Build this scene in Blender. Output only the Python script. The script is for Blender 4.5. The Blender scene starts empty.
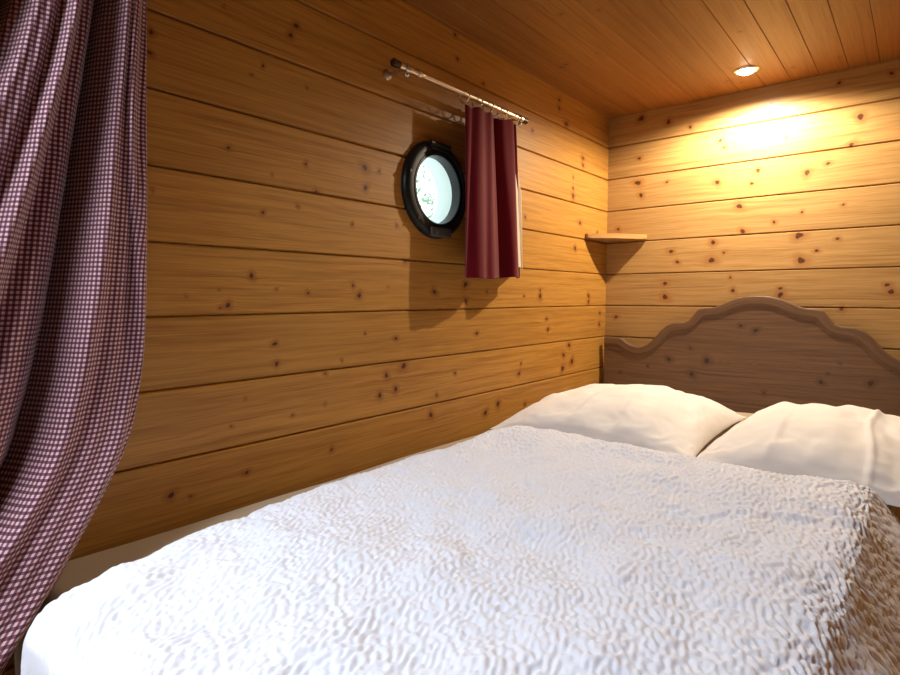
WALL_L=(.49,.245,.048); WALL_D=(.25,.097,.015)
LIT_PINE_L=(.47,.275,.098); LIT_PINE_D=(.25,.115,.028)  # back wall: the wall pine with its lit look put into the colour
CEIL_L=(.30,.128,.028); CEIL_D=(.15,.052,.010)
HEAD_L=(.180,.096,.048); HEAD_D=(.055,.026,.012)
RED=(.14,.003,.010); PILLOW=(.86,.83,.81); SHEET=(.48,.38,.27); DUVET=(.82,.835,.91)
GING=((.55,.39,.40),(.175,.040,.060),(.032,.004,.011))
SPOT_E=69; SKY_E=39; WORLD=2.6
EXPO=0.0
LK="-1.923,0.471,5.7;-1.927,0.434,5.7;-1.629,0.566,6.9;-1.614,0.591,7.0;-1.698,0.481,4.2;-1.726,0.455,3.3;-1.588,0.467,3.6;-1.783,0.568,3.1;-1.781,0.297,4.8;-1.595,0.298,5.4;-1.682,0.260,3.4;-1.568,0.243,5.5;-1.931,0.194,3.6;-1.706,0.179,5.1;-1.618,0.202,4.4;-1.736,0.045,6.7;-1.809,0.015,2.4;-1.678,0.018,3.5;-1.595,0.011,4.6;-1.876,0.002,3.0;-1.418,0.321,9.9;-1.415,0.272,8.0;-1.369,0.320,5.1;-1.461,0.178,4.9;-1.307,0.190,5.3;-1.274,0.098,6.5;-1.460,0.029,5.9;-1.441,0.005,7.9;-1.156,0.016,9.2;-1.010,0.040,11.0;-1.341,0.028,3.1;-1.791,-0.016,6.5;-1.806,-0.020,4.0;-1.684,-0.100,6.1;-1.681,-0.144,6.1;-1.757,-0.210,3.3;-1.549,-0.179,4.7;-1.552,-0.251,3.8;-1.642,-0.264,3.6;-1.313,-0.109,6.4;-1.423,-0.091,4.0;-1.499,-0.151,3.9;-1.284,-0.185,10.9;-1.349,-0.205,8.4;-1.316,-0.245,8.6;-1.375,-0.255,8.3;-1.010,-0.011,9.8;-0.953,-0.113,7.6;-1.062,-0.228,6.0;-1.146,-0.284,5.8;-1.173,-0.338,9.2;-0.904,-0.374,10.4;-0.834,-0.357,9.4;-0.566,0.005,11.7;-0.566,0.027,5.9;-0.171,0.007,10.1;-0.170,-0.018,10.1;-0.676,0.005,5.6;-0.898,0.019,5.1;-0.058,-0.068,8.7;-0.061,-0.116,10.5;-0.507,-0.120,9.0;-0.517,-0.080,7.5;-0.337,-0.190,11.2;-0.382,-0.226,9.5;-0.311,-0.257,12.9;-0.388,-0.280,12.6;-0.705,-0.267,8.4;-0.692,-0.232,5.6;-0.833,-0.355,10.7;-0.664,-0.381,7.2;-0.442,-0.387,7.8;-1.917,-0.373,7.6;-1.878,-0.386,3.9;-1.759,-0.367,5.9;-1.534,-0.365,5.8;-1.790,-0.263,3.3;-1.051,0.696,7.0;-0.922,0.661,6.2;-0.442,0.707,9.0;-0.384,0.662,12.2;-0.441,0.737,9.0;-1.062,0.761,7.0;-0.631,0.583,7.0;-0.241,0.560,9.7;-0.240,0.533,9.7;-0.320,0.399,12.6;-0.321,0.430,7.9;-0.322,0.472,6.3;-0.673,0.279,7.0;-0.257,0.300,9.7;-0.297,0.197,9.6;-0.098,0.277,6.8"
BK="0.142,0.746,13.4;0.255,0.710,11.4;0.137,0.583,8.4;0.455,0.603,7.7;0.470,0.575,6.1;0.135,0.482,13.5;0.149,0.429,10.1;0.448,0.445,10.8;0.589,0.471,8.9;0.570,0.426,7.5;0.746,0.442,11.3;0.808,0.465,6.9;0.894,0.606,12.1;0.874,0.518,9.5;0.830,0.732,6.8;0.973,0.729,7.8;0.628,0.698,14.6;0.677,0.575,5.8;0.341,0.674,7.9;0.255,0.470,6.5;0.529,0.346,12.2;0.649,0.276,7.3;0.545,0.250,10.6;0.858,0.318,5.5;0.736,0.304,5.7;0.051,0.295,8.7;0.440,0.215,11.0;0.437,0.146,14.1;0.481,0.174,6.2;0.730,0.222,14.4;0.740,0.132,14.4;0.786,0.165,7.1;0.847,0.203,6.9;0.279,0.188,9.8;0.305,0.144,8.1;0.260,0.002,13.2;0.258,0.058,9.9;0.518,0.027,9.2;0.678,0.011,11.8;0.677,0.033,7.3;0.989,0.042,8.0;1.001,0.019,10.6;0.867,-0.039,8.3;0.049,-0.085,8.8;0.506,0.077,6.2"
HK="0.563,-0.106,9.0;0.447,-0.244,15.5;0.302,-0.249,12.9;0.392,-0.303,14.2;0.385,-0.200,7.9;0.823,-0.294,11.1;0.963,-0.284,13.3;0.875,-0.224,5.4;0.842,-0.262,5.5;0.613,-0.121,11.8;0.648,-0.348,8.8;0.098,-0.319,6.8;0.217,-0.284,6.6"
EDGE=[ (0.030,-1.942,0.518),(0.030,-1.949,0.341),(0.035,-1.955,0.170),(0.045,-1.964,-0.003),(0.050,-1.971,-0.090),(0.060,-1.988,-0.173),(0.080,-2.011,-0.235),(0.100,-2.048,-0.289),(0.120,-2.086,-0.338),(0.130,-2.121,-0.385),(0.140,-2.143,-0.418),(0.160,-2.174,-0.442),(0.180,-2.202,-0.462),(0.190,-2.223,-0.482) ]
import bpy, bmesh, math, random
import numpy as np
from mathutils import Vector

ZC = 1.10                      # camera height; the tables of heights below are relative to it
SC = bpy.context.scene
COL = SC.collection
PI = math.pi
rnd = random.Random(5)
nrg = np.random.RandomState(11)

# ------------------------------------------------------------------ objects
def link(o, parent=None):
    COL.objects.link(o)
    if parent is not None:
        o.parent = parent
    return o

def tag(o, label=None, cat=None, group=None, kind=None):
    if label: o['label'] = label
    if cat: o['category'] = cat
    if group: o['group'] = group
    if kind: o['kind'] = kind
    return o

def empty(name, loc, rz=0.0):
    o = bpy.data.objects.new(name, None)
    o.location = loc; o.rotation_euler = (0, 0, rz); o.empty_display_size = .05
    return link(o)

def finish(o, parent):
    """parent while keeping world coordinates of the mesh data"""
    link(o)
    if parent is not None:
        o.parent = parent
        o.matrix_parent_inverse = parent_matrix(parent).inverted()
    return o

def parent_matrix(p):
    from mathutils import Matrix, Euler
    m = Matrix.Translation(p.location) @ p.rotation_euler.to_matrix().to_4x4()
    if p.parent is not None:
        m = parent_matrix(p.parent) @ p.matrix_parent_inverse @ m
    return m

def mesh_np(name, V, F, mat, parent=None, smooth=False, attrs=None, uv=None):
    me = bpy.data.meshes.new(name)
    V = np.asarray(V, dtype=np.float64).reshape(-1, 3)
    F = np.asarray(F, dtype=np.int32)
    me.vertices.add(len(V)); me.vertices.foreach_set('co', V.ravel())
    n = F.shape[1]
    me.loops.add(F.size); me.loops.foreach_set('vertex_index', F.ravel())
    me.polygons.add(len(F))
    me.polygons.foreach_set('loop_start', np.arange(0, F.size, n, dtype=np.int32))
    me.update(calc_edges=True)
    me.polygons.foreach_set('use_smooth', np.full(len(F), bool(smooth)))
    if attrs:
        for k, a in attrs.items():
            at = me.attributes.new(k, 'FLOAT', 'POINT')
            at.data.foreach_set('value', np.asarray(a, dtype=np.float32).ravel())
    if uv is not None:
        ul = me.uv_layers.new(name='UVMap')
        ul.data.foreach_set('uv', np.asarray(uv, dtype=np.float32)[F.ravel()].ravel())
    me.materials.append(mat)
    me.validate(); me.update()
    return finish(bpy.data.objects.new(name, me), parent)

def obj_bm(name, bm, mat, parent=None, smooth=True):
    bmesh.ops.recalc_face_normals(bm, faces=bm.faces[:])
    me = bpy.data.meshes.new(name); bm.to_mesh(me); bm.free()
    for p in me.polygons: p.use_smooth = smooth
    me.materials.append(mat)
    return finish(bpy.data.objects.new(name, me), parent)

def autosmooth(o, ang=35):
    me = o.data
    bm = bmesh.new(); bm.from_mesh(me)
    for e in bm.edges:
        if len(e.link_faces) == 2 and e.calc_face_angle(0) > math.radians(ang):
            e.smooth = False
    bm.to_mesh(me); bm.free()
    return o

def grid_faces(nu, nv, close_u=False, off=0):
    """quads of a grid with index u*nv+v"""
    u = np.arange(nu if close_u else nu-1); v = np.arange(nv-1)
    U, Vv = np.meshgrid(u, v, indexing='ij')
    U2 = (U+1) % nu
    return np.stack([U*nv+Vv, U2*nv+Vv, U2*nv+Vv+1, U*nv+Vv+1], -1).reshape(-1, 4)+off

def add_box(bm, x0, x1, y0, y1, z0, z1, bev=0.0):
    vs = [bm.verts.new((x, y, z)) for x in (x0, x1) for y in (y0, y1) for z in (z0, z1)]
    fs = [(0,1,3,2),(4,6,7,5),(0,4,5,1),(2,3,7,6),(0,2,6,4),(1,5,7,3)]
    faces = [bm.faces.new([vs[i] for i in f]) for f in fs]
    if bev > 0:
        es = list({e for f in faces for e in f.edges})
        bmesh.ops.bevel(bm, geom=es, offset=bev, segments=3, profile=.5, affect='EDGES')

def frame_of(d):
    d = d.normalized()
    a = Vector((0, 0, 1)) if abs(d.z) < .9 else Vector((1, 0, 0))
    n = d.cross(a).normalized()
    return n, d.cross(n)

def add_lathe(bm, origin, axis, prof, seg=40, cap=True):
    """prof = [(distance along axis, radius)]"""
    o = Vector(origin); d = Vector(axis).normalized(); n, b = frame_of(d)
    rings = []
    for t, r in prof:
        rings.append([bm.verts.new(o+d*t+(n*math.cos(2*PI*k/seg)+b*math.sin(2*PI*k/seg))*r) for k in range(seg)])
    for A, B in zip(rings[:-1], rings[1:]):
        for k in range(seg):
            bm.faces.new((A[k], A[(k+1) % seg], B[(k+1) % seg], B[k]))
    if cap:
        bm.faces.new(rings[0][::-1]); bm.faces.new(rings[-1])
    return rings

def add_tube(bm, pts, r, seg=12, closed=False):
    pts = [Vector(p) for p in pts]; n = len(pts); rings = []
    for i, p in enumerate(pts):
        a = pts[(i-1) % n] if (closed or i > 0) else p
        c = pts[(i+1) % n] if (closed or i < n-1) else p
        nn, bb = frame_of(c-a)
        if rings:
            nn = (prev - (c-a).normalized()*prev.dot((c-a).normalized())).normalized(); bb = (c-a).normalized().cross(nn)
        prev = nn
        rings.append([bm.verts.new(p+(nn*math.cos(2*PI*k/seg)+bb*math.sin(2*PI*k/seg))*r) for k in range(seg)])
    m = n if closed else n-1
    for i in range(m):
        A, B = rings[i], rings[(i+1) % n]
        for k in range(seg):
            bm.faces.new((A[k], A[(k+1) % seg], B[(k+1) % seg], B[k]))
    if not closed:
        bm.faces.new(rings[0][::-1]); bm.faces.new(rings[-1])

# ------------------------------------------------------------------ materials
class N:
    def __init__(s, name):
        s.m = bpy.data.materials.new(name); s.m.use_nodes = True
        s.t = s.m.node_tree; s.t.nodes.clear()
        s.out = s.t.nodes.new('ShaderNodeOutputMaterial')
    def new(s, typ, **kw):
        n = s.t.nodes.new(typ)
        for k, v in kw.items(): setattr(n, k, v)
        return n
    def put(s, sock, v):
        if isinstance(v, bpy.types.NodeSocket): s.t.links.new(v, sock)
        elif isinstance(v, (tuple, list)) and len(v) == 3 and sock.type == 'RGBA': sock.default_value = (*v, 1)
        else: sock.default_value = v
    def math(s, op, a, b=None, c=None, clamp=False):
        n = s.new('ShaderNodeMath', operation=op, use_clamp=clamp)
        for i, v in enumerate((a, b, c)):
            if v is not None: s.put(n.inputs[i], v)
        return n.outputs[0]
    def mix(s, f, a, b, mode='MIX'):
        n = s.new('ShaderNodeMix', data_type='RGBA', blend_type=mode)
        s.put(n.inputs[0], f); s.put(n.inputs[6], a); s.put(n.inputs[7], b)
        return n.outputs[2]
    def smooth(s, x, lo, hi, a=0.0, b=1.0):
        n = s.new('ShaderNodeMapRange', interpolation_type='SMOOTHSTEP')
        s.put(n.inputs[0], x)
        for i, v in zip((1, 2, 3, 4), (lo, hi, a, b)): n.inputs[i].default_value = v
        return n.outputs[0]
    def attr(s, name):
        return s.new('ShaderNodeAttribute', attribute_name=name).outputs['Fac']
    def xyz(s, x, y, z):
        n = s.new('ShaderNodeCombineXYZ')
        for i, v in enumerate((x, y, z)): s.put(n.inputs[i], v)
        return n.outputs[0]
    def noise(s, vec, scale=1.0, detail=4.0, rough=.55):
        n = s.new('ShaderNodeTexNoise')
        s.put(n.inputs['Vector'], vec); n.inputs['Scale'].default_value = scale
        n.inputs['Detail'].default_value = detail; n.inputs['Roughness'].default_value = rough
        return n.outputs[0]
    def bump(s, h, strength=.3, dist=.002):
        n = s.new('ShaderNodeBump'); n.inputs['Strength'].default_value = strength
        n.inputs['Distance'].default_value = dist; s.put(n.inputs['Height'], h)
        return n.outputs[0]
    def bsdf(s, **kw):
        n = s.new('ShaderNodeBsdfPrincipled')
        for k, v in kw.items(): s.put(n.inputs[k.replace('_', ' ')], v)
        s.t.links.new(n.outputs[0], s.out.inputs[0])
        return n

def wood_mat(name, light, dark, knot, halo, rough=.42, tint=.16, line=.55, coat=.05):
    """boards: gu runs along the board, gv across it (bent round the knots), kd = distance to
    the nearest knot in knot radii, pr = a random number for each board"""
    n = N(name)
    gu, gv, kd, pr = n.attr('gu'), n.attr('gv'), n.attr('kd'), n.attr('pr')
    off = n.math('MULTIPLY', pr, 37.0)
    drift = n.noise(n.xyz(n.math('MULTIPLY', gu, 1.6), n.math('MULTIPLY', gv, 11.0), off), 1, 3)
    rings = n.math('SINE', n.math('ADD', n.math('MULTIPLY', gv, 330.0), n.math('MULTIPLY', drift, 34.0)))
    rings = n.smooth(rings, -.3, 1.0)
    fib = n.noise(n.xyz(n.math('MULTIPLY', gu, 7.0), n.math('MULTIPLY', gv, 420.0), off), 1, 4, .6)
    mid = n.noise(n.xyz(n.math('MULTIPLY', gu, 2.0), n.math('MULTIPLY', gv, 60.0), off), 1, 5, .6)
    big = n.noise(n.xyz(n.math('MULTIPLY', gu, 2.2), n.math('MULTIPLY', gv, 7.0), off), 1, 2, .5)
    g = n.math('ADD', n.math('MULTIPLY', rings, .17), n.math('MULTIPLY', n.smooth(mid, .42, .68), .36))
    g = n.math('ADD', g, n.math('MULTIPLY', n.smooth(fib, .40, .68), .46))
    g = n.math('MULTIPLY', g, line, clamp=True)
    c = n.mix(g, light, dark)
    c = n.mix(n.math('MULTIPLY', n.smooth(big, .35, .7), .28), c, tuple(v*.72 for v in light))
    streak = n.noise(n.xyz(n.math('MULTIPLY', gu, 1.4), n.math('MULTIPLY', gv, 130.0), n.math('ADD', off, 5.0)), 1, 3, .5)
    c = n.mix(n.math('MULTIPLY', n.smooth(streak, .60, .72), .55), c, tuple(v*.8 for v in dark))
    hsv = n.new('ShaderNodeHueSaturation'); n.put(hsv.inputs['Color'], c)
    n.put(hsv.inputs['Value'], n.math('ADD', 1.0-tint*.5, n.math('MULTIPLY', pr, tint)))
    c = hsv.outputs[0]
    kn = n.noise(n.xyz(n.math('MULTIPLY', gu, 90.0), n.math('MULTIPLY', gv, 90.0), off), 1, 2)
    kdn = n.math('ADD', kd, n.math('MULTIPLY', n.math('SUBTRACT', kn, .5), .9))
    c = n.mix(n.math('MULTIPLY', n.smooth(kdn, 3.2, .8), .70), c, halo)
    core = n.mix(n.smooth(kdn, .1, .75), tuple(v*1.8 for v in knot), knot)
    c = n.mix(n.math('MULTIPLY', n.smooth(kdn, 1.1, .6), .94), c, core)
    h = n.math('ADD', n.math('MULTIPLY', mid, .5), n.math('MULTIPLY', fib, .5))
    n.bsdf(Base_Color=c, Roughness=n.math('ADD', rough, n.math('MULTIPLY', mid, .12)), Coat_Weight=coat,
           Coat_Roughness=.22, Specular_IOR_Level=.32, Normal=n.bump(h, .25, .0008))
    return n.m

def plain(name, col, rough=.5, metal=0.0, noise_amt=.15, scale=60, bump=0.0, **kw):
    n = N(name)
    tc = n.new('ShaderNodeTexCoord').outputs['Object']
    f = n.noise(tc, scale, 4)
    c = n.mix(n.math('MULTIPLY', f, noise_amt), col, tuple(v*.5 for v in col))
    args = dict(Base_Color=c, Roughness=rough, Metallic=metal, **kw)
    if bump: args['Normal'] = n.bump(f, bump, .001)
    n.bsdf(**args)
    return n.m

def fabric(name, col, rough=.85, weave=900, bump=.25, sheen=.05, sub=0.0, col2=None):
    n = N(name)
    tc = n.new('ShaderNodeTexCoord').outputs['Object']
    w = n.noise(tc, weave, 2); l = n.noise(tc, 9, 3)
    c = n.mix(n.math('MULTIPLY', l, .3), col, col2 or tuple(v*.85 for v in col))
    b = n.bsdf(Base_Color=c, Roughness=rough, Sheen_Weight=sheen, Sheen_Roughness=.4, Specular_IOR_Level=.12, Normal=n.bump(w, bump, .0005))
    if sub: b.inputs['Subsurface Weight'].default_value = sub; b.inputs['Subsurface Radius'].default_value = (.01, .008, .006)
    return n.m

def emit(name, col, strength):
    n = N(name); e = n.new('ShaderNodeEmission')
    n.put(e.inputs[0], col); e.inputs[1].default_value = strength
    n.t.links.new(e.outputs[0], n.out.inputs[0]); return n.m

M = {}
M['pine'] = wood_mat('wall_pine', WALL_L, WALL_D, (.040, .011, .003), (.26, .085, .018), line=1.0)
M['pale'] = wood_mat('back_wall_pine_lit', LIT_PINE_L, LIT_PINE_D, (.045, .013, .004), (.32, .12, .03), line=.95)  # same pine as the left wall, paler to paint in its brighter light
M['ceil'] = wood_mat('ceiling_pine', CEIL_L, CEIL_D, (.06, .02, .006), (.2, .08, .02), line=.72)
M['head'] = wood_mat('headboard_wood', HEAD_L, HEAD_D, (.030, .014, .007), (.085, .042, .021), rough=.42, line=.9, tint=0, coat=.05)
M['shelf'] = wood_mat('shelf_pine', (.46, .25, .085), (.26, .12, .035), (.085, .030, .009), (.36, .15, .042))
M['dowel'] = plain('bed_base_wood', (.30, .15, .05), .5, noise_amt=.4, scale=20)
M['black'] = plain('black_paint', (.008, .010, .010), .38, .0, .4, 45, .25, Specular_IOR_Level=.3)
M['worn'] = plain('worn_grey_metal', (.10, .105, .11), .4, .3, .9, 70, .3)
M['brass'] = plain('polished_nickel', (.85, .76, .64), .30, 1.0, .15, 40)
M['darkmetal'] = plain('dark_metal', (.06, .035, .022), .35, .7, .3, 40)
M['steel'] = plain('steel', (.6, .6, .6), .3, 1.0, .3, 60)
M['white'] = plain('white_enamel', (.80, .90, .85), .4, 0, .1, 30)
M['red'] = fabric('red_cotton', RED, .8, 700, .3, .3, col2=tuple(v*.6 for v in RED))
M['lining'] = fabric('cream_lining', (.72, .62, .50))
M['linen'] = fabric('white_pillow_cotton', PILLOW, .8, 800, .15, .2, .0)
M['sheet'] = fabric('beige_sheet_cotton', SHEET, .85, 800, .15, .15)
M['mattress'] = fabric('mattress_ticking', (.55, .55, .57), .85, 500, .3, .1)
M['duvet'] = fabric('white_crepe_cotton', DUVET, .75, 900, .2, .25)
M['floor'] = plain('floor_boards', (.24, .13, .05), .5, 0, .4, 8)
M['leaf'] = plain('green_leaf', (.24, .38, .22), .5, 0, .5, 3)
M['bark'] = plain('grey_bark', (.10, .07, .05), .9, 0, .5, 12, .5)
M['lamp'] = emit('warm_lamp_glow', (1.0, .86, .62), 40)

def gingham():
    n = N('burgundy_gingham_cotton')
    uv = n.new('ShaderNodeUVMap').outputs[0]
    sp = n.new('ShaderNodeSeparateXYZ'); n.put(sp.inputs[0], uv)
    T = .0072
    def stripe(x):
        f = n.math('PINGPONG', n.math('DIVIDE', x, T/2), 1.0)
        return n.smooth(f, .40, .60)
    a, b = stripe(sp.outputs[0]), stripe(sp.outputs[1])
    s = n.math('MULTIPLY', n.math('ADD', a, b), .5)
    c1 = n.mix(n.smooth(s, 0, .5), GING[0], GING[1]); c = n.mix(n.smooth(s, .5, 1.0), c1, GING[2])
    tc = n.new('ShaderNodeTexCoord').outputs['Object']
    w = n.noise(tc, 1100, 2)
    n.bsdf(Base_Color=c, Roughness=.85, Sheen_Weight=.2, Normal=n.bump(w, .25, .0004))
    return n.m
M['gingham'] = gingham()

def glass():
    n = N('porthole_glass')
    g = n.new('ShaderNodeBsdfTransparent'); g.inputs[0].default_value = (.95, .98, .97, 1)
    gl = n.new('ShaderNodeBsdfGlossy'); gl.inputs['Roughness'].default_value = .02
    lw = n.new('ShaderNodeFresnel'); lw.inputs[0].default_value = 1.45
    mx = n.new('ShaderNodeMixShader')
    geo = n.new('ShaderNodeNewGeometry')
    n.put(mx.inputs[0], n.math('MULTIPLY', lw.outputs[0], n.math('SUBTRACT', 1.0, geo.outputs['Backfacing']))); n.t.links.new(g.outputs[0], mx.inputs[1]); n.t.links.new(gl.outputs[0], mx.inputs[2])
    n.t.links.new(mx.outputs[0], n.out.inputs[0]); return n.m
M['glass'] = glass()

# ------------------------------------------------------------------ boards
def knots_of(s):
    return [tuple(float(x)*w for x, w in zip(t.split(','), (1, 1, .82))) for t in s.split(';')] if s else []

def knot_fields(U, V, knots, pr_off):
    """distance field (in radii) and bent grain coordinate"""
    kd = np.full(U.shape, 9.0); gv = V.copy()
    for (ku, kv, r) in knots:
        r = r/1000.
        sel = (np.abs(U-ku) < r*10) & (np.abs(V-kv) < r*6)
        if not sel.any(): continue
        du, dv = U[sel]-ku, V[sel]-kv
        s = int(abs(ku*7919+kv*104729)*1000) % 97
        th = np.arctan2(dv, du)
        d = np.sqrt((du/(r*1.12))**2+(dv/r)**2)*(1+.14*np.sin(2*th+s)+.10*np.sin(3*th+s*1.7))
        kd[sel] = np.minimum(kd[sel], d)
        gv[sel] -= dv*.8*np.exp(-(du/(4*r))**2-(dv/(2.2*r))**2)
    return kd, gv

def boards(name, mat, runs, mapf, knots, ustep, vstep, depth, parent=None, hole=None, seed=1, rnd_knots=0, bevel=.0040):
    """runs = [(v0, v1, [(u0, u1), ...])]: one board for each v range, cut into the u ranges"""
    r = np.random.RandomState(seed)
    VV, FF = [], []; A = {k: [] for k in ('gu', 'gv', 'kd', 'pr')}; base = 0
    for (v0, v1, spans) in runs:
        pr, ou = r.rand(), r.rand()*20
        extra = []
        for (u0, u1) in spans:
            w = v1-v0; nu = max(2, int((u1-u0)/ustep)+1)
            us = np.linspace(u0, u1, nu)
            k = max(2, int((w-2*bevel)/vstep))
            vs = np.concatenate([[v0, v0+bevel*.35], np.linspace(v0+bevel, v1-bevel, k+1), [v1-bevel*.35, v1]])
            h = np.zeros(len(vs)); h[0] = h[-1] = -depth; h[1] = h[-2] = -depth*.45
            U, V = np.meshgrid(us, vs, indexing='ij'); Hh = np.broadcast_to(h, U.shape)
            ks = [q for q in knots if v0-.01 < q[1] < v1+.01]
            for _ in range(int(rnd_knots*(u1-u0)*w+r.rand())):
                ks = ks+[(r.uniform(u0, u1), r.uniform(v0+.01, v1-.01), r.uniform(3, 7.5))]
            kd, gv = knot_fields(U, V, ks, pr)
            f = grid_faces(nu, len(vs))
            if hole is not None:
                cu, cv, cr = hole
                fu = U.ravel()[f].mean(1); fv = V.ravel()[f].mean(1)
                f = f[(fu-cu)**2+(fv-cv)**2 > cr*cr]
            VV.append(mapf(U.ravel(), V.ravel(), Hh.ravel())); FF.append(f+base); base += U.size
            A['gu'].append((U+ou).ravel()); A['gv'].append(gv.ravel()); A['kd'].append(kd.ravel()); A['pr'].append(np.full(U.size, pr))
    return mesh_np(name, np.concatenate(VV), np.concatenate(FF), mat, parent, False, {k: np.concatenate(v) for k, v in A.items()})

# ------------------------------------------------------------------ room shell
ROOM_X, ROOM_Y = 1.95, -3.8
ZT = ZC+.7702                                   # ceiling
G0, GS = ZC+.5104, .13643                       # a groove height and the board width
PORT = (-1.155, ZC+.302)                        # porthole centre on the left wall (y, z)
SKY = (.03, .51, -3.30, -2.56)                 # added roof opening behind the camera, unseen, placed for how its daylight falls

gro = [G0+k*GS for k in range(1, -14, -1)]
gro = [ZT+.02]+[g for g in gro if g > 0]+[0.0]
wall_rows = [(b, a) for a, b in zip(gro[:-1], gro[1:])]

boards('wall_left', M['pine'], [(a, b, [(ROOM_Y, 0.008)]) for a, b in wall_rows],
       lambda u, v, h: np.stack([h, u, v], -1), [(y, z+ZC, r) for y, z, r in knots_of(LK)], .0055, .005, .009,
       hole=(PORT[0], PORT[1], .112), seed=3)
tag(bpy.data.objects['wall_left'], kind='structure')
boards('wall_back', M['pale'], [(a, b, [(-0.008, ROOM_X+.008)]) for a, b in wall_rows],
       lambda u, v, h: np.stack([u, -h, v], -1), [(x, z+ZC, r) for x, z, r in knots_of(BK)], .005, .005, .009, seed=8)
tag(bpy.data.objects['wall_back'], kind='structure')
for nm, rows, f, u in (('wall_right', wall_rows, lambda u, v, h: np.stack([ROOM_X-h, u, v], -1), (ROOM_Y, 0.0)),
                       ('wall_front', wall_rows, lambda u, v, h: np.stack([u, ROOM_Y+h, v], -1), (0.0, ROOM_X))):
    o = boards(nm, M['pine'], [(a, b, [u]) for a, b in rows], f, [], .05, .03, .005, seed=21, rnd_knots=12)
    tag(o, kind='structure')
CGX = [.436+.0843*k for k in range(-6, 19)]
CGX = [-.02]+[x for x in CGX if .01 < x < ROOM_X-.02]+[ROOM_X]
crow = []
for a, b in zip(CGX[:-1], CGX[1:]):
    if b > SKY[0] and a < SKY[1]:
        crow.append((a, b, [(ROOM_Y, SKY[2]), (SKY[3], .02)]))
    else:
        crow.append((a, b, [(ROOM_Y, .02)]))
o = boards('ceiling', M['ceil'], crow, lambda u, v, h: np.stack([v, u, ZT-h], -1), [], .006, .006, .0022, seed=14, rnd_knots=16, bevel=.002)
tag(o, kind='structure')
bm = bmesh.new(); add_box(bm, -.05, ROOM_X+.05, ROOM_Y-.05, .05, -.05, 0)
tag(obj_bm('floor', bm, M['floor'], smooth=False), kind='structure')

# added roof light, out of view: the frame lines the opening, the pane lies on top
sx0, sx1 = min(a for a, b, s in crow if len(s) == 2), max(b for a, b, s in crow if len(s) == 2)
w2 = empty('added_roof_window', ((sx0+sx1)/2, (SKY[2]+SKY[3])/2, ZT)); tag(w2, kind='structure')
bm = bmesh.new()
for (x0, x1, y0, y1) in ((sx0-.03, sx0, SKY[2]-.03, SKY[3]+.03), (sx1, sx1+.03, SKY[2]-.03, SKY[3]+.03), (sx0, sx1, SKY[2]-.03, SKY[2]), (sx0, sx1, SKY[3], SKY[3]+.03)):
    add_box(bm, x0, x1, y0, y1, ZT+.002, ZT+.10)
obj_bm('added_roof_frame', bm, M['white'], w2, False)
bm = bmesh.new(); add_box(bm, sx0, sx1, SKY[2], SKY[3], ZT+.085, ZT+.091)
obj_bm('pane', bm, M['glass'], w2, False)

# ------------------------------------------------------------------ porthole
py, pz = PORT
w1 = empty('window_1', (0, py, pz))
tag(w1, 'round black framed porthole in the plank wall beside the red curtain', 'porthole', kind='structure')
bm = bmesh.new()
prof = [(-.012, .136), (.006, .136), (.014, .133), (.019, .127), (.0205, .120), (.0205, .112), (.018, .110), (.018, .104), (.0195, .102), (.0195, .0965), (.017, .0940), (.008, .0930), (-.012, .0925)]
rings = add_lathe(bm, (0, py, pz), (1, 0, 0), prof, 96, cap=False)
for k in range(96):
    bm.faces.new((rings[-1][k], rings[-1][(k+1) % 96], rings[0][(k+1) % 96], rings[0][k]))
fr = autosmooth(obj_bm('frame', bm, M['black'], w1)); fr['label'] = 'black ring frame'
bm = bmesh.new()
rings = add_lathe(bm, (0, py, pz), (1, 0, 0), [(-.012, .094), (-.075, .094), (-.075, .112), (-.012, .112)], 96, cap=False)
for k in range(96):
    bm.faces.new((rings[-1][k], rings[-1][(k+1) % 96], rings[0][(k+1) % 96], rings[0][k]))
autosmooth(obj_bm('reveal', bm, M['white'], w1))
bm = bmesh.new(); add_lathe(bm, (-.066, py, pz), (1, 0, 0), [(0, .0935), (.006, .0935)], 96)
obj_bm('pane', bm, M['glass'], w1, False)
for k in range(6):                                     # screws round the flange
    a = PI/2+k*PI/3+.25
    bm = bmesh.new(); add_lathe(bm, (.019, py+.1235*math.cos(a), pz+.1235*math.sin(a)), (1, 0, 0), [(0, .0055), (.0022, .0055), (.0038, .0035)], 18)
    autosmooth(obj_bm('screw', bm, M['darkmetal'], w1))
bm = bmesh.new()                                        # closing lug at the bottom and hinge at the top
add_box(bm, .017, .027, py-.042, py+.045, pz-.131, pz-.106, .003)
add_lathe(bm, (.0265, py-.022, pz-.118), (1, 0, 0), [(0, .007), (.004, .007), (.006, .004)], 24)
autosmooth(obj_bm('latch', bm, M['worn'], w1))
bm = bmesh.new()
add_box(bm, .017, .026, py-.040, py+.030, pz+.106, pz+.128, .003)
add_lathe(bm, (.026, py-.045, pz+.121), (0, 1, 0), [(0, .007), (.08, .007)], 24)
autosmooth(obj_bm('hinge', bm, M['black'], w1))

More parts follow.
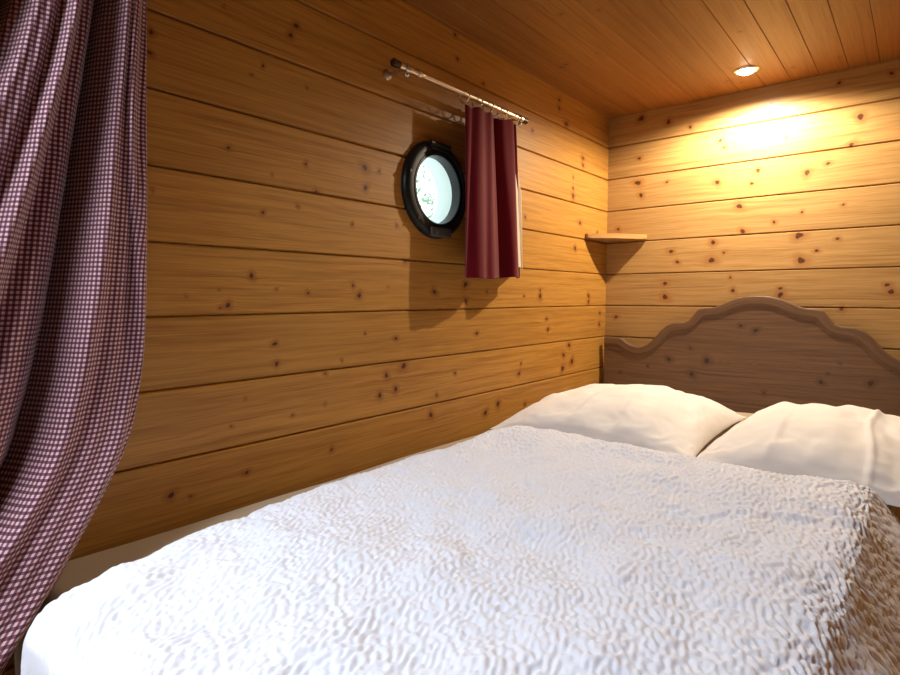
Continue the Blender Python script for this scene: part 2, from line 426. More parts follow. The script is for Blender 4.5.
# ------------------------------------------------------------------ curtain rod
RX, RZ = .068, ZC+.567
rod = empty('curtain_rod', (0, -1.10, RZ))
tag(rod, 'thin polished metal curtain rod fixed to the plank wall above the porthole', 'curtain rod')
bm = bmesh.new(); add_lathe(bm, (RX, -1.375, RZ), (0, 1, 0), [(0, .0078), (.583, .0078)], 28); autosmooth(obj_bm('pole', bm, M['brass'], rod))
bm = bmesh.new(); add_lathe(bm, (RX, -1.300, RZ), (0, 1, 0), [(0, .0078), (.002, .0102), (.010, .0102), (.012, .0085), (.022, .0085), (.024, .0078)], 28); autosmooth(obj_bm('collar', bm, M['brass'], rod))
for y0, d in ((-1.375, -1), (-.792, 1)):
    bm = bmesh.new(); add_lathe(bm, (RX, y0-d*.012, RZ), (0, d, 0), [(0, .0084), (.016, .0098), (.022, .0098), (.026, .006)], 28)
    e = autosmooth(obj_bm('end_cap', bm, M['darkmetal'], rod)); e['label'] = 'dark end cap'
for y0 in (-1.338, -.818):
    bm = bmesh.new()
    add_lathe(bm, (.0, y0, RZ-.0), (1, 0, 0), [(0, .013), (.003, .013), (.006, .010), (.008, .0045), (RX-.008, .0045)], 24)
    add_lathe(bm, (RX, y0-.006, RZ), (0, 1, 0), [(0, .0079), (0, .0112), (.012, .0112), (.012, .0079)], 28, cap=False)
    br = autosmooth(obj_bm('bracket', bm, M['steel'], rod))
    bm = bmesh.new(); bmesh.ops.create_uvsphere(bm, u_segments=20, v_segments=14, radius=.0065)
    bmesh.ops.translate(bm, verts=bm.verts[:], vec=(RX, y0, RZ-.016))
    kb = obj_bm('knob', bm, M['steel'], br)

# ------------------------------------------------------------------ red curtain
def curtain_red():
    ZB, ZTp = ZC+.053, ZC+.533
    root = empty('window_curtain', (RX, -.97, ZB))
    tag(root, 'short dark red curtain gathered to the right of the porthole', 'curtain')
    nu, nv = 260, 90
    u = np.linspace(0, 1, nu); v = np.linspace(0, 1, nv)       # v: 0 top
    U, V = np.meshgrid(u, v, indexing='ij')
    # two broad pleats with a deep fold between them and a narrow return at the right edge
    kq = [0, .12, .30, .47, .53, .58, .72, .84, .90, .95, 1.0]
    kx = [.004, .024, .028, .014, -.036, -.034, .016, .020, -.016, -.030, -.010]
    ky = [0, .10, .32, .50, .545, .57, .68, .84, .93, .96, 1.0]
    def spl(k):
        a = np.interp(u, kq, k); w_ = np.hanning(23); w_ /= w_.sum()
        return np.convolve(np.pad(a, 11, mode='edge'), w_, 'valid')
    fx, fy = spl(kx)[:, None], spl(ky)[:, None]
    wob = np.sin(2*PI*U*5.3+.8+1.2*V)
    X = RX+.002+fx*(.62+.50*V)+.0035*wob*(.5+.5*V)+.002*np.sin(U*40+2*V)
    yl = -1.112-.008*V; yr = -.834+.050*V
    Y = yl+(yr-yl)*fy+.003*np.sin(2*PI*U*4+3*V)
    ph = U*2*PI*3
    zt = ZTp+.010*U+.003*np.cos(2*PI*U*5)
    Z = zt+(ZB+.012*U-zt)*V+.002*np.sin(ph)*V
    o = mesh_np('curtain_panel', np.stack([X, Y, Z], -1).reshape(-1, 3), grid_faces(nu, nv), M['red'], root, True)
    sm = o.modifiers.new('thickness', 'SOLIDIFY'); sm.thickness = .0020; sm.offset = 0
    # pale lining that hangs behind, showing along the right edge
    sel = slice(int(nu*.62), nu)
    X2 = np.clip(X-.012-.006*U, .008, 1); Y2 = Y+.012*U+.034*U*np.clip((V-.15)/.3, 0, 1)
    L = np.stack([X2, Y2, Z+.022*V], -1)[sel, 3:88]
    o2 = mesh_np('lining', L.reshape(-1, 3), grid_faces(L.shape[0], L.shape[1]), M['lining'], root, True)
    s2 = o2.modifiers.new('thickness', 'SOLIDIFY'); s2.thickness = .0012; s2.offset = 0
    o2['label'] = 'cream lining along the right edge'
    for k, t in enumerate((.03, .24, .42, .58, .74, .93)):
        i = int(t*(nu-1)); cy, cx = Y[i, 0], X[i, 0]
        bm = bmesh.new()
        tilt = rnd.uniform(-.35, .35)
        R = .0165
        cz = RZ+.0078-R+.0016
        pts = [(RX+R*math.cos(a)*math.cos(tilt), cy+R*math.cos(a)*math.sin(tilt), cz+R*math.sin(a)) for a in np.linspace(0, 2*PI, 33)[:-1]]
        add_tube(bm, pts, .0018, 8, True)
        add_tube(bm, [(RX, cy, cz-R), ((RX+cx)/2, cy, cz-R-.003), (cx, cy, zt[i, 0]-.004)], .0015, 6)
        rg = obj_bm('ring', bm, M['brass'], root); rg['label'] = 'metal curtain ring'
curtain_red()

# ------------------------------------------------------------------ corner shelf
sh = None
def corner_shelf():
    z0, z1 = ZC+.243, ZC+.262
    ya, xb = -.212, .178
    # quarter piece: straight back edges along both walls, slightly bowed front, clipped tips
    pts = [(.001, -.001), (.001, ya)]
    A, B = np.array([.014, ya-.004]), np.array([xb+.004, -.014])
    for t in np.linspace(0, 1, 15):
        p = A*(1-t)+B*t; b = .010*math.sin(PI*t); pts.append((p[0]+b, p[1]-b))
    pts.append((xb, -.001))
    bm = bmesh.new()
    lo = [bm.verts.new((x, y, z0)) for x, y in pts]; hi = [bm.verts.new((x, y, z1)) for x, y in pts]
    bm.faces.new(lo[::-1]); top = bm.faces.new(hi); n = len(pts)
    for i in range(n): bm.faces.new((lo[i], lo[(i+1) % n], hi[(i+1) % n], hi[i]))
    bmesh.ops.bevel(bm, geom=[e for e in bm.edges if all(v.co.x+(-v.co.y) > .05 for v in e.verts)], offset=.0025, segments=2, affect='EDGES', profile=.5)
    o = autosmooth(obj_bm('corner_shelf', bm, M['shelf']))
    me = o.data
    co = np.empty(len(me.vertices)*3); me.vertices.foreach_get('co', co); co = co.reshape(-1, 3)
    d = np.array([.64, .77])
    for k, a in (('gu', co[:, :2] @ d), ('gv', co[:, :2] @ np.array([-.77, .64])+co[:, 2]), ('kd', np.full(len(co), 9.)), ('pr', np.full(len(co), .6))):
        at = me.attributes.new(k, 'FLOAT', 'POINT'); at.data.foreach_set('value', a.astype(np.float32))
    tag(o, 'small pine corner shelf where the two plank walls meet', 'shelf')
corner_shelf()

# ------------------------------------------------------------------ spotlight
LX, LY = .585, -.212
sp = empty('ceiling_spotlight', (LX, LY, ZT))
tag(sp, 'small round lit spotlight recessed in the plank ceiling above the headboard', 'ceiling light')
bm = bmesh.new()
rings = add_lathe(bm, (LX, LY, ZT+.004), (0, 0, -1), [(0, .041), (.005, .041), (.008, .038), (.009, .033), (.004, .0285), (-.01, .0275)], 48, cap=False)
autosmooth(obj_bm('trim_ring', bm, M['steel'], sp))
bm = bmesh.new(); add_lathe(bm, (LX, LY, ZT-.0005), (0, 0, 1), [(-.0125, .004), (-.012, .011), (-.0095, .019), (-.005, .0255), (0, .0278), (.02, .0275)], 40)
obj_bm('lamp_lens', bm, M['lamp'], sp)
# ------------------------------------------------------------------ bed with headboard
HC = .614
CON = [(0, .005), (.04, .003), (.075, -.006), (.11, -.021), (.133, -.033), (.155, -.0385), (.180, -.0405), (.201, -.045), (.206, -.049), (.222, -.070),
       (.240, -.092), (.258, -.099), (.280, -.100), (.300, -.103), (.322, -.113), (.340, -.128), (.358, -.150), (.378, -.174), (.400, -.193),
       (.424, -.205), (.445, -.207), (.468, -.202), (.490, -.191), (.508, -.178), (.520, -.172), (.545, -.171), (.590, -.170)]
cx_ = np.array([c[0] for c in CON]); cz_ = np.array([c[1] for c in CON])
def contour(x):
    return ZC+np.interp(np.abs(x-HC), cx_, cz_)

ZS = ZC-.420                                    # top of the mattress
MX0, MX1, MY0, MY1 = .012, 1.068, -2.170, -.078
bed = empty('bed', (.6, -1.1, 0)); tag(bed, 'double bed with a dark carved wooden headboard set in the corner of the plank room', 'bed')

def headboard():
    yb, yf = -.034, -.060
    xs = np.unique(np.concatenate([np.linspace(HC-.590, HC+.590, 300), HC-cx_, HC+cx_])); zb = .25
    zt = contour(xs); nr = 90
    t = np.linspace(0, 1, nr)
    X = np.repeat(xs[:, None], nr, 1); Z = zb+(zt[:, None]-zb)*t[None, :]
    V, F, at = [], [], {k: [] for k in ('gu', 'gv', 'kd', 'pr')}
    kn = [(x, z+ZC, r*.8) for x, z, r in knots_of(HK)]
    kd, gv = knot_fields(X, Z, kn, 0)
    # front with a rounded upper arris, top strip, back
    Yf = np.full(X.shape, yf)
    pr = np.floor((Z-ZC+.245)/.215); pr = (pr*.37+5.1) % 1.0
    def add(v, f, idx=None):
        b = sum(len(q) for q in V); V.append(v.reshape(-1, 3)); F.append(f+b)
    add(np.stack([X, Yf, Z], -1), grid_faces(len(xs), nr))
    for k, a in (('gu', X), ('gv', gv), ('kd', kd), ('pr', pr)): at[k].append(a.ravel())
    def extra(P_, gu, gv_):
        f = grid_faces(P_.shape[0], P_.shape[1]); add(P_, f)
        n = P_.shape[0]*P_.shape[1]
        at['gu'].append(gu.ravel()); at['gv'].append(gv_.ravel()); at['kd'].append(np.full(n, 9.)); at['pr'].append(np.full(n, .5))
    m = 6; ys = np.linspace(yf, yb, m)
    Pt = np.stack([np.repeat(xs[:, None], m, 1), np.repeat(ys[None, :], len(xs), 0), np.repeat(zt[:, None], m, 1)], -1)
    extra(Pt, Pt[..., 0], Pt[..., 1])
    Pb = np.stack([X, np.full(X.shape, yb), Z], -1)[:, [0, nr-1]]; extra(Pb, Pb[..., 0], Pb[..., 2])
    for i in (0, -1):
        zz = np.linspace(zb, zt[i], 30)
        Ps = np.stack([np.full((30, 2), xs[i]), np.repeat(np.array([[yf, yb]]), 30, 0), np.repeat(zz[:, None], 2, 1)], -1)
        extra(Ps, Ps[..., 2], Ps[..., 1])
    hb = mesh_np('headboard', np.concatenate(V), np.concatenate(F), M['head'], bed, False, {k: np.concatenate(v) for k, v in at.items()})
    hb['label'] = 'dark brown wooden headboard with a scalloped arched top'
    # moulded border following the contour
    px = np.linspace(HC-.588, HC+.588, 900); pz_ = contour(px)
    seg = np.r_[0, np.cumsum(np.hypot(np.diff(px), np.diff(pz_)))]
    s = np.linspace(0, seg[-1], 640); qx = np.interp(s, seg, px); qz = np.interp(s, seg, pz_)
    ker = np.hanning(31); ker /= ker.sum()
    def sm(a, n=1):
        for _ in range(n): a = np.convolve(np.pad(a, 15, mode='edge'), ker, 'valid')
        return a
    sx, sz = sm(qx), sm(qz)
    tx, tz = np.gradient(sx), np.gradient(sz); L = np.hypot(tx, tz); nx, nz = tz/L, -tx/L      # pointing inward (down)
    prof = [(0, 0), (0, .009), (.0015, .0125), (.005, .014), (.024, .014), (.028, .0125), (.030, .010), (.0315, .0065), (.036, .005), (.0375, .003), (.038, -.002)]
    d = np.array([p[0] for p in prof]); h = np.array([p[1] for p in prof])*.38
    bx = qx[:, None]+(sx-qx)[:, None]*np.clip(d/.02, 0, 1)+nx[:, None]*d
    bz = qz[:, None]+(sz-qz)[:, None]*np.clip(d/.02, 0, 1)+nz[:, None]*d
    bx = np.maximum.accumulate(bx, axis=0)
    by = np.repeat((yf-h)[None, :], len(s), 0)
    P_ = np.stack([bx, by, bz], -1)
    gu = np.repeat(s[:, None], len(d), 1); gvv = np.repeat(d[None, :], len(s), 0)+.5
    n = gu.size
    mo = mesh_np('moulding', P_.reshape(-1, 3), grid_faces(len(s), len(d)), M['head'], hb, False,
            {'gu': gu, 'gv': gvv, 'kd': np.full(n, 9.), 'pr': np.full(n, .55)})
headboard()
bm = bmesh.new(); add_box(bm, MX1-.030, MX1+.005, MY1, MY1+0, 0, 0) if False else None
bm.free()
for (x0, x1, y0, y1) in ((MX1-.02, MX1+.012, MY0-.01, -.063), (.004, .034, MY0-.01, -.063)):
    bm = bmesh.new(); add_box(bm, x0, x1, y0, y1, .22, ZS-.185, .003); autosmooth(obj_bm('side_rail', bm, M['dowel'], bed))
bm = bmesh.new(); add_box(bm, .034, MX1-.02, MY0-.01, MY0+.018, .22, ZS-.185, .003); autosmooth(obj_bm('foot_rail', bm, M['dowel'], bed))
bm = bmesh.new(); add_box(bm, .034, MX1-.02, MY0+.018, -.063, ZS-.205, ZS-.187); autosmooth(obj_bm('base_panel', bm, M['dowel'], bed))
for x in (.008, MX1-.052):
    for y in (MY0-.006, -.125):
        bm = bmesh.new(); add_box(bm, x, x+.055, y, y+.055, 0, .22, .003); autosmooth(obj_bm('leg', bm, M['dowel'], bed))

mat = empty('mattress', (.58, -1.1, ZS-.18)); tag(mat, 'mattress under a beige sheet lying along the plank wall', 'mattress')
bm = bmesh.new(); add_box(bm, MX0+.008, MX1-.008, MY0+.008, MY1-.008, ZS-.184, ZS-.012, .03); autosmooth(obj_bm('mattress_core', bm, M['mattress'], mat), 50)
def sheet():
    n, mth = 120, 200
    # rounded skirted cover
    def prof(a, b, k, rb=.035):
        r = .035; q = rb; th = np.linspace(PI/2, 0, 10)
        lo = [(a+r-r*math.cos(t), -r+r*math.sin(t)) for t in th[::-1]]
        hi = [(b-q+q*math.cos(t), -q+q*math.sin(t)) for t in th]
        mid = [(x, 0) for x in np.linspace(a+r, b-q, k)[1:-1]]
        return np.array([(a, -.17), (a, -.12), (a, -.07)]+lo+mid+hi+[(b, -.08), (b, -.12), (b, -.17)])
    px, py_ = prof(MX0, MX1, n, .065), prof(MY0, MY1, mth)
    X = np.repeat(px[:, :1], len(py_), 1); Y = np.repeat(py_[None, :, 0], len(px), 0)
    Z = ZS+np.minimum(px[:, 1][:, None], py_[:, 1][None, :])
    Z = Z+.0022*np.sin(X*23+1.7*np.sin(Y*4))*np.sin(Y*9+X*3)-.002
    o = mesh_np('fitted_sheet', np.stack([X, Y, Z], -1).reshape(-1, 3), grid_faces(len(px), len(py_)), M['sheet'], mat, True)
sheet()

# ------------------------------------------------------------------ smooth random fields
def band_noise(nu, nv, du, dv, lu, lv, width=.35, seed=0, slant=0.0):
    """band-limited noise with wavelength lu, lv along the two grid directions"""
    r = np.random.RandomState(seed).standard_normal((nu, nv))
    F = np.fft.fft2(r)
    fu = np.fft.fftfreq(nu, du)[:, None]; fv = np.fft.fftfreq(nv, dv)[None, :]
    c, s_ = math.cos(slant), math.sin(slant)
    k = np.sqrt(((c*fu+s_*fv)*lu)**2+((-s_*fu+c*fv)*lv)**2)
    w = np.exp(-((k-1)/width)**2)
    f = np.fft.ifft2(F*w).real
    return f/f.std()

def low_noise(nu, nv, du, dv, l, seed):
    r = np.random.RandomState(seed).standard_normal((nu, nv)); F = np.fft.fft2(r)
    fu = np.fft.fftfreq(nu, du)[:, None]; fv = np.fft.fftfreq(nv, dv)[None, :]
    f = np.fft.ifft2(F*np.exp(-(fu**2+fv**2)*l*l)).real
    return f/f.std()

def sstep(x, a, b):
    t = np.clip((x-a)/(b-a), 0, 1); return t*t*(3-2*t)

# ------------------------------------------------------------------ pillows
def pillow(name, cx, cy, wx, wy, H, rz, label, seed, lift, creases=()):
    nu, nv = 150, 150
    u = np.sin(np.linspace(-PI/2, PI/2, nu)); v = np.sin(np.linspace(-PI/2, PI/2, nv))
    U, V = np.meshgrid(u, v, indexing='ij')
    prof = ((1-np.abs(U)**2.6).clip(0)**.62)*((1-np.abs(V)**2.6).clip(0)**.62)
    rg = np.random.RandomState(seed)
    ln = low_noise(nu, nv, .004, .004, .075, seed); ln2 = low_noise(nu, nv, .004, .004, .03, seed+1)
    edge = (1-prof)
    # gathers running in from the corners and edges
    ang = np.arctan2(V, U)
    rad = np.sqrt(U*U+V*V)
    gath = np.sin(ang*17+2*ln)*np.clip(rad-.55, 0, 1)*prof**.5
    top = H*prof*(1+.035*ln)+.0007*ln2*prof**.4+.004*gath
    for (u0, v0, u1, v1, a, w) in creases:
        d = np.array([u1-u0, v1-v0]); L = np.hypot(*d); d /= L
        t = (U-u0)*d[0]+(V-v0)*d[1]; s = -(U-u0)*d[1]+(V-v0)*d[0]+.03*np.sin(t*5)
        top += a*np.exp(-(s/w)**2)*sstep(t, -.1, .15)*(1-sstep(t, L-.2, L+.1))*prof**.4
    bot = -.010*prof
    ins = 1-.07*(1-np.abs(V)**2)*np.abs(U)**6
    ins2 = 1-.07*(1-np.abs(U)**2)*np.abs(V)**6
    X = U*wx/2*ins; Y = V*wy/2*ins2
    root_rot = rz
    c, s_ = math.cos(rz), math.sin(rz)
    def wrld(Zl):
        return np.stack([cx+c*X-s_*Y, cy+s_*X+c*Y, ZS+lift+Zl], -1).reshape(-1, 3)
    Vt, Vb = wrld(top), wrld(bot)
    f = grid_faces(nu, nv); F = np.concatenate([f, f[:, ::-1]+nu*nv])
    r = empty(name, (cx, cy, ZS)); 
    tag(r, label, 'pillow', 'pillows at the head of the bed')
    o = mesh_np('pillowcase', np.concatenate([Vt, Vb]), F, M['linen'], r, True)
    bm = bmesh.new(); bm.from_mesh(o.data); bmesh.ops.remove_doubles(bm, verts=bm.verts[:], dist=.0004); bm.to_mesh(o.data); bm.free()
    for p in o.data.polygons: p.use_smooth = True
    return r
pillow('pillow', .350, -.62, .60, .68, .113, .03, 'white pillow next to the plank wall and the short side of the headboard', 41, .013,
       [(.55, -.9, .45, .5, .006, .05), (.75, -.6, .6, .4, -.006, .07), (.30, -.95, .25, -.1, .005, .03), (.85, -.1, .45, .4, .005, .05), (-.2, -1, -.1, -.3, .004, .03), (.75, .6, .3, .7, .005, .04)])
pillow('pillow', .911, -.655, .50, .72, .113, -.02, 'white pillow further from the plank wall, below the centre of the headboard', 57, .013,
       [(.42, -1.1, .36, .35, .008, .024), (-.35, -1, -.3, -.1, .004, .03), (.6, -1.0, .5, .2, -.006, .08), (-.8, .1, -.3, .5, .004, .05)])

# ------------------------------------------------------------------ duvet
def duvet():
    DY0, DYF = -1.055, -2.175            # head edge, start of the foot roll
    T = .057
    xR = .982
    # across: (kind offset from left edge, drop) ; then absolute x on the right
    th = np.radians(np.linspace(-60, 90, 22))
    la = [(.036*(1-math.cos(t)), -T/2+(T/2)*math.sin(t)) for t in th]
    ntop = 400
    thr = np.radians(np.linspace(90, 38, 44)); rr = .055
    ra = [(xR+rr*math.cos(t), -rr+rr*math.sin(t)) for t in thr[1:]]
    hang = [(ra[-1][0]+k*.0036, ra[-1][1]-k*.0046) for k in range(1, 56)]
    thb = np.radians(np.linspace(-70, 90, 16))
    hb = [(DY0+.0-.022*(1-math.cos(t)), -.022+.022*math.sin(t)) for t in thb]
    ys = np.linspace(DY0-.024, DYF, 450)
    rf = .050
    fb = [(DYF-rf*math.cos(t), -rf+rf*math.sin(t)) for t in np.radians(np.linspace(90, 20, 28))[1:]]
    ft = [(fb[-1][0]-.0008*k, fb[-1][1]-k*.004) for k in range(1, 22)]
    Yv = np.array([p[0] for p in hb]+list(ys)+[p[0] for p in fb]+[p[0] for p in ft])
    zy = np.array([p[1] for p in hb]+[0]*len(ys)+[p[1] for p in fb]+[p[1] for p in ft])
    xl = np.interp(-Yv, [1.0, 1.19, 1.39, 1.54, 1.81, 1.95, 2.06, 2.11, 2.168, 2.207, 2.232, 2.30], [.205, .180, .173, .168, .190, .212, .224, .234, .252, .282, .300, .306])
    ker = np.hanning(21); ker /= ker.sum(); xl = np.convolve(np.pad(xl, 10, mode='edge'), ker, 'valid')
    na = len(la)+ntop+len(ra)+len(hang); nb = len(Yv)
    X = np.zeros((na, nb)); zx = np.zeros(na)
    for i, (d, z) in enumerate(la): X[i] = xl+d; zx[i] = z
    k0 = len(la)
    for j in range(ntop):
        t = (j+1)/(ntop+1); X[k0+j] = (xl+.036)*(1-t)+xR*t
    for j, (x, z) in enumerate(ra+hang): X[k0+ntop+j] = x; zx[k0+ntop+j] = z
    Y = np.repeat(Yv[None, :], na, 0).copy()
    Y = Y+.058*sstep(X, .90, 1.06)*sstep(Y, -1.40, -1.06)
    A, B = -zx[:, None], -zy[None, :]
    drop = np.maximum(A, B)+.25*np.minimum(A, B)*np.exp(-np.abs(A-B)/.03)
    onY = (np.arange(nb) >= len(hb))*(np.arange(nb) < len(hb)+len(ys))
    # relief
    xs, ysn = X, Y
    def G(x, y, sx, sy, a, r=0):
        c, s = math.cos(r), math.sin(r); u = (xs-x)*c+(ysn-y)*s; v = -(xs-x)*s+(ysn-y)*c
        return a*np.exp(-(u/sx)**2-(v/sy)**2)
    def ridge(x0, y0, x1, y1, w, a):
        d = np.array([x1-x0, y1-y0]); L = np.hypot(*d); d = d/L
        t = (xs-x0)*d[0]+(ysn-y0)*d[1]; s = -(xs-x0)*d[1]+(ysn-y0)*d[0]+.008*np.sin(t*25)
        return a*np.exp(-(s/w)**2)*sstep(t, -.02, .06)*(1-sstep(t, L-.08, L+.02))
    W = DUV_RELIEF(G, ridge)
    du, dv = (xR-.15)/ntop, 1.12/450
    W = W+.0030*low_noise(na, nb, du, dv, .10, 5)+.0007*low_noise(na, nb, du, dv, .035, 6)
    flat = sstep(drop, .10, .0)
    # the crinkle is laid out by cloth length so that it keeps its scale where the cloth turns down
    xm = X[:, nb//2]; sa = np.r_[0, np.cumsum(np.hypot(np.diff(xm), np.diff(zx)))]
    sb = np.r_[0, np.cumsum(np.hypot(np.diff(Yv), np.diff(zy)))]
    st = .002
    n1, n2 = int(sa[-1]/st)+4, int(sb[-1]/st)+4
    fa, fb_ = sa/st, sb/st
    i0, j0 = fa.astype(int), fb_.astype(int); ta, tb = (fa-i0)[:, None], (fb_-j0)[None, :]
    def lay(f):
        g = lambda p, q: f[np.ix_(p, q)]
        return (g(i0, j0)*(1-ta)+g(i0+1, j0)*ta)*(1-tb)+(g(i0, j0+1)*(1-ta)+g(i0+1, j0+1)*ta)*tb
    p1 = lay(band_noise(n1, n2, st, st, 0.0096, .024, .42, 31, -.415))
    p2 = lay(band_noise(n1, n2, st, st, .0098, .0145, .45, 32, -.415))
    mixv = sstep(low_noise(na, nb, du, dv, .09, 9), -.8, .8)
    pk = p1*(.55+.45*mixv)+p2*(.65-.35*mixv)
    pk = np.tanh(pk*1.25)-.25*np.tanh(pk*1.25)**2
    env = sstep(np.arange(na)[:, None]*1.0, 3, 24)*np.ones((1, nb))
    Zt = ZS+T+W*(1-sstep(drop, .015, .06))-drop+PUCK*pk*env*(.45+.55*(1-sstep(drop, .02, .08)))
    right = sstep(X, xR-.03, xR+.05)
    X = X+right*(.006*np.sin(Y*31+2*np.sin(Y*7))+.010*np.sin(Y*11+1))*sstep(drop, .02, .12)+right*PUCK*pk*.7
    Y = Y+(PUCK*.5*pk+.006*np.sin(X*23))*sstep(B, .02, .09)
    Zt = np.maximum(Zt, np.where((X < MX1-.062) & (Y > MY0-.003), ZS+.002, -9))
    o = mesh_np('duvet', np.stack([X, Y, Zt], -1).reshape(-1, 3), grid_faces(na, nb)[:, ::-1], M['duvet'], None, True)
    tag(o, 'white crinkled duvet spread over the bed', 'duvet')
def DUV_RELIEF(G, ridge):
    w = G(.32, -1.14, .16, .09, .018, .1)+G(.62, -1.13, .22, .06, .012)-G(.62, -1.40, .16, .07, .018, .35)
    w = w-G(.69, -1.68, .13, .07, .013, .5)-G(.46, -1.72, .12, .06, .014, .4)-G(.78, -1.40, .10, .05, .012, .3)+G(.80, -1.22, .2, .07, .008)
    w = w+G(.45, -1.95, .2, .14, .010)+G(.86, -1.62, .10, .12, .006)+G(.75, -1.86, .16, .08, .010)-G(.68, -1.90, .1, .05, .010, .4)
    w = w+ridge(.72, -1.42, .98, -1.29, .010, .007)+ridge(.97, -1.29, 1.10, -1.19, .012, .010)
    w = w-ridge(.92, -1.27, 1.06, -1.23, .016, .008)+ridge(.60, -1.50, .74, -1.42, .010, .004)
    return w
PUCK = .0019
duvet()

# ------------------------------------------------------------------ checked curtain at the foot of the bed
def curtain_check():
    ed = np.array(EDGE); zz = ed[:, 2]; 
    nz, ns = 300, 520
    zr = np.linspace(.7702-.004, -.98, nz)
    ex = np.interp(-zr, -zz, ed[:, 0]); ey = np.interp(-zr, -zz, ed[:, 1])
    low = zr < zz[-1]
    ey[low] = ed[-1, 1]-(zz[-1]-zr[low])*.12; 
    ey = ey-.012
    ker = np.hanning(25); ker /= ker.sum()
    ex = np.convolve(np.pad(ex, 12, mode='edge'), ker, 'valid'); ey = np.convolve(np.pad(ey, 12, mode='edge'), ker, 'valid')
    gap = np.interp(-zr, [-.77, -.52, -.34, -.17, .07, .17, .26, 1.0], [.048, .061, .081, .105, .142, .150, .150, .150])      # edge to the deep valley
    q = np.linspace(-.16, 4.6, ns)
    Q, Zr = np.meshgrid(q, zr, indexing='ij')
    gapm = np.repeat(gap[None, :], ns, 0)
    S = np.where(Q > 0, Q*gapm, 0)
    tt = (zr-zr[-1])/(zr[0]-zr[-1])
    # relief towards the room: rounded folds with sharp valleys at whole numbers of q
    Qm = np.where(Q < 1, Q, 1+(Q-1)/1.65)
    fr = Qm-np.floor(Qm)
    fold = np.sqrt(np.clip(np.sin(PI*fr), 0, 1))
    A = .052+.010*(1-tt)[None, :]
    sub = .010*np.sin(2*PI*(Q*1.9+.25*np.sin(Zr*2.3)))*fold+.006*np.sin(2*PI*(Q*3.1+Zr*.6))*fold
    valley = np.exp(-((Q-1)/(.09+.05*tt[None, :]))**2)+np.exp(-((Q-2.65)/.10)**2)
    X = ex[None, :]+A*fold-.030*valley+sub*1.0
    # loose front flap lying over the first fold, narrowing downwards
    flapw = np.interp(-zr, [-.77, -.3, 0.05, .3], [.62, .45, .16, .05])[None, :]
    fl = sstep(Q, -.02, .06)*(1-sstep(Q, flapw-.05, flapw+.02))
    X = X+.012*fl
    X = np.where(Q < 0, ex[None, :]-.004, X)
    Y = ey[None, :]-S-np.where(Q < 0, Q*.055, 0)
    X = X+.004*np.sin(Zr*11+Q*2)*sstep(Q, 0, .4)
    X = np.maximum(X, .006)
    Zr2 = np.where((Y > MY0-.012) & (X < .4), np.maximum(Zr, ZS-ZC+.005), Zr)
    V = np.stack([X, Y, ZC+Zr2], -1)
    # cloth coordinates for the checks: arc length across, height down
    d = np.linalg.norm(np.diff(V, axis=0), axis=-1); arc = np.concatenate([np.zeros((1, nz)), np.cumsum(d, 0)], 0)
    # the deep fold is the common reference line so that checks follow the fall of the cloth
    i0 = int(np.argmin(np.abs(q-.5))); arc = arc-arc[i0:i0+1]
    uv = np.stack([arc, Zr*1.0], -1).reshape(-1, 2)
    r = empty('gingham_curtain', (.06, -2.1, .12)); tag(r, 'long burgundy and white gingham curtain hanging beside the foot of the bed', 'curtain')
    o = mesh_np('curtain_panel', V.reshape(-1, 3), grid_faces(ns, nz), M['gingham'], r, True, uv=uv)
    bm = bmesh.new(); add_tube(bm, [(.055, -1.90, ZT-.018), (.055, -2.75, ZT-.018)], .008, 16); 
    obj_bm('track', bm, M['dowel'], r)
curtain_check()

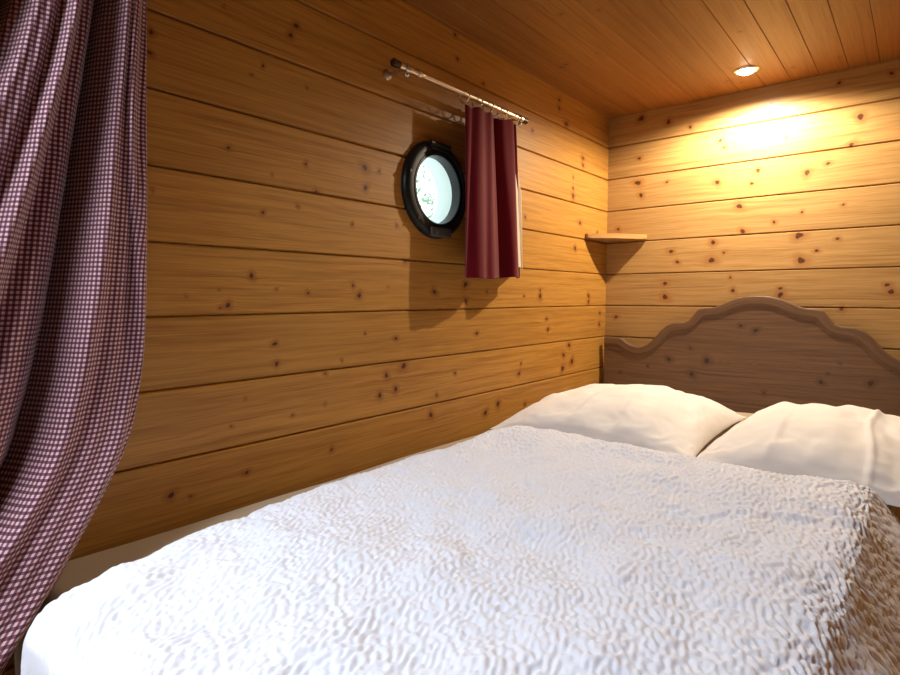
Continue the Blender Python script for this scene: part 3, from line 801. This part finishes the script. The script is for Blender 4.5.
# ------------------------------------------------------------------ outside the porthole
def tree(loc, h, w, n, seed, label):
    r = np.random.RandomState(seed)
    root = empty('tree', loc); tag(root, label, 'tree', 'trees outside the porthole')
    bm = bmesh.new(); p = Vector(loc)
    add_tube(bm, [p+Vector((.05*math.sin(k), .05*math.cos(k*1.3), h*.3*k/6)) for k in range(7)], .05, 10)
    obj_bm('trunk', bm, M['bark'], root)
    V, F = [], []
    for i in range(n):
        d = r.standard_normal(3); d /= np.linalg.norm(d); rad = r.rand()**.4
        c = np.array(loc)+np.array([0, 0, h*.62])+d*rad*np.array([w, w, h*.42])
        a = r.standard_normal(3); a /= np.linalg.norm(a); b = np.cross(a, r.standard_normal(3)); b /= np.linalg.norm(b); nn = np.cross(a, b)
        L = r.uniform(.04, .075); q = len(V)
        V += [c-a*L, c+b*L*.4+nn*.008, c+a*L, c-b*L*.4+nn*.008]; F.append((q, q+1, q+2, q+3))
    mesh_np('foliage', V, F, M['leaf'], root)
tree((-5.2, 4.7, .4), 3.0, 1.1, 800, 3, 'leafy green tree seen through the porthole')

# ------------------------------------------------------------------ light
w = bpy.data.worlds.new('sky'); SC.world = w; w.use_nodes = True
bgn = w.node_tree.nodes['Background']; bgn.inputs[0].default_value = (.86, .95, 1.0, 1); bgn.inputs[1].default_value = WORLD

def light(name, typ, loc, energy, col, rot=(0, 0, 0), **kw):
    d = bpy.data.lights.new(name, typ); d.energy = energy; d.color = col
    for k, v in kw.items(): setattr(d, k, v)
    o = bpy.data.objects.new(name, d); o.location = loc; o.rotation_euler = rot; COL.objects.link(o); return o
light('spotlight_beam', 'SPOT', (LX, LY, ZT-.020), SPOT_E, (1.0, .85, .63), (0, 0, 0), spot_size=math.radians(168), spot_blend=.42, shadow_soft_size=.014)
light('added_roof_daylight', 'AREA', ((sx0+sx1)/2, (SKY[2]+SKY[3])/2, ZT+.08), SKY_E, (.74, .86, 1.0), (0, 0, 0), shape='RECTANGLE', size=sx1-sx0, size_y=SKY[3]-SKY[2])  # added lamp for the cool daylight, set in the unseen roof opening

# ------------------------------------------------------------------ camera
cd = bpy.data.cameras.new('camera'); cd.sensor_width = 36; cd.lens = 572.64*36/900; cd.clip_start = .01
cam = bpy.data.objects.new('camera', cd); COL.objects.link(cam)
cam.location = (1.07996, -2.4, ZC)
cam.rotation_euler = (PI/2-.0697382, 0, .68781)
SC.camera = cam
vs = SC.view_settings
vs.view_transform = 'Standard'; vs.look = 'None'; vs.gamma = 1; vs.use_curve_mapping = False; vs.exposure = EXPO
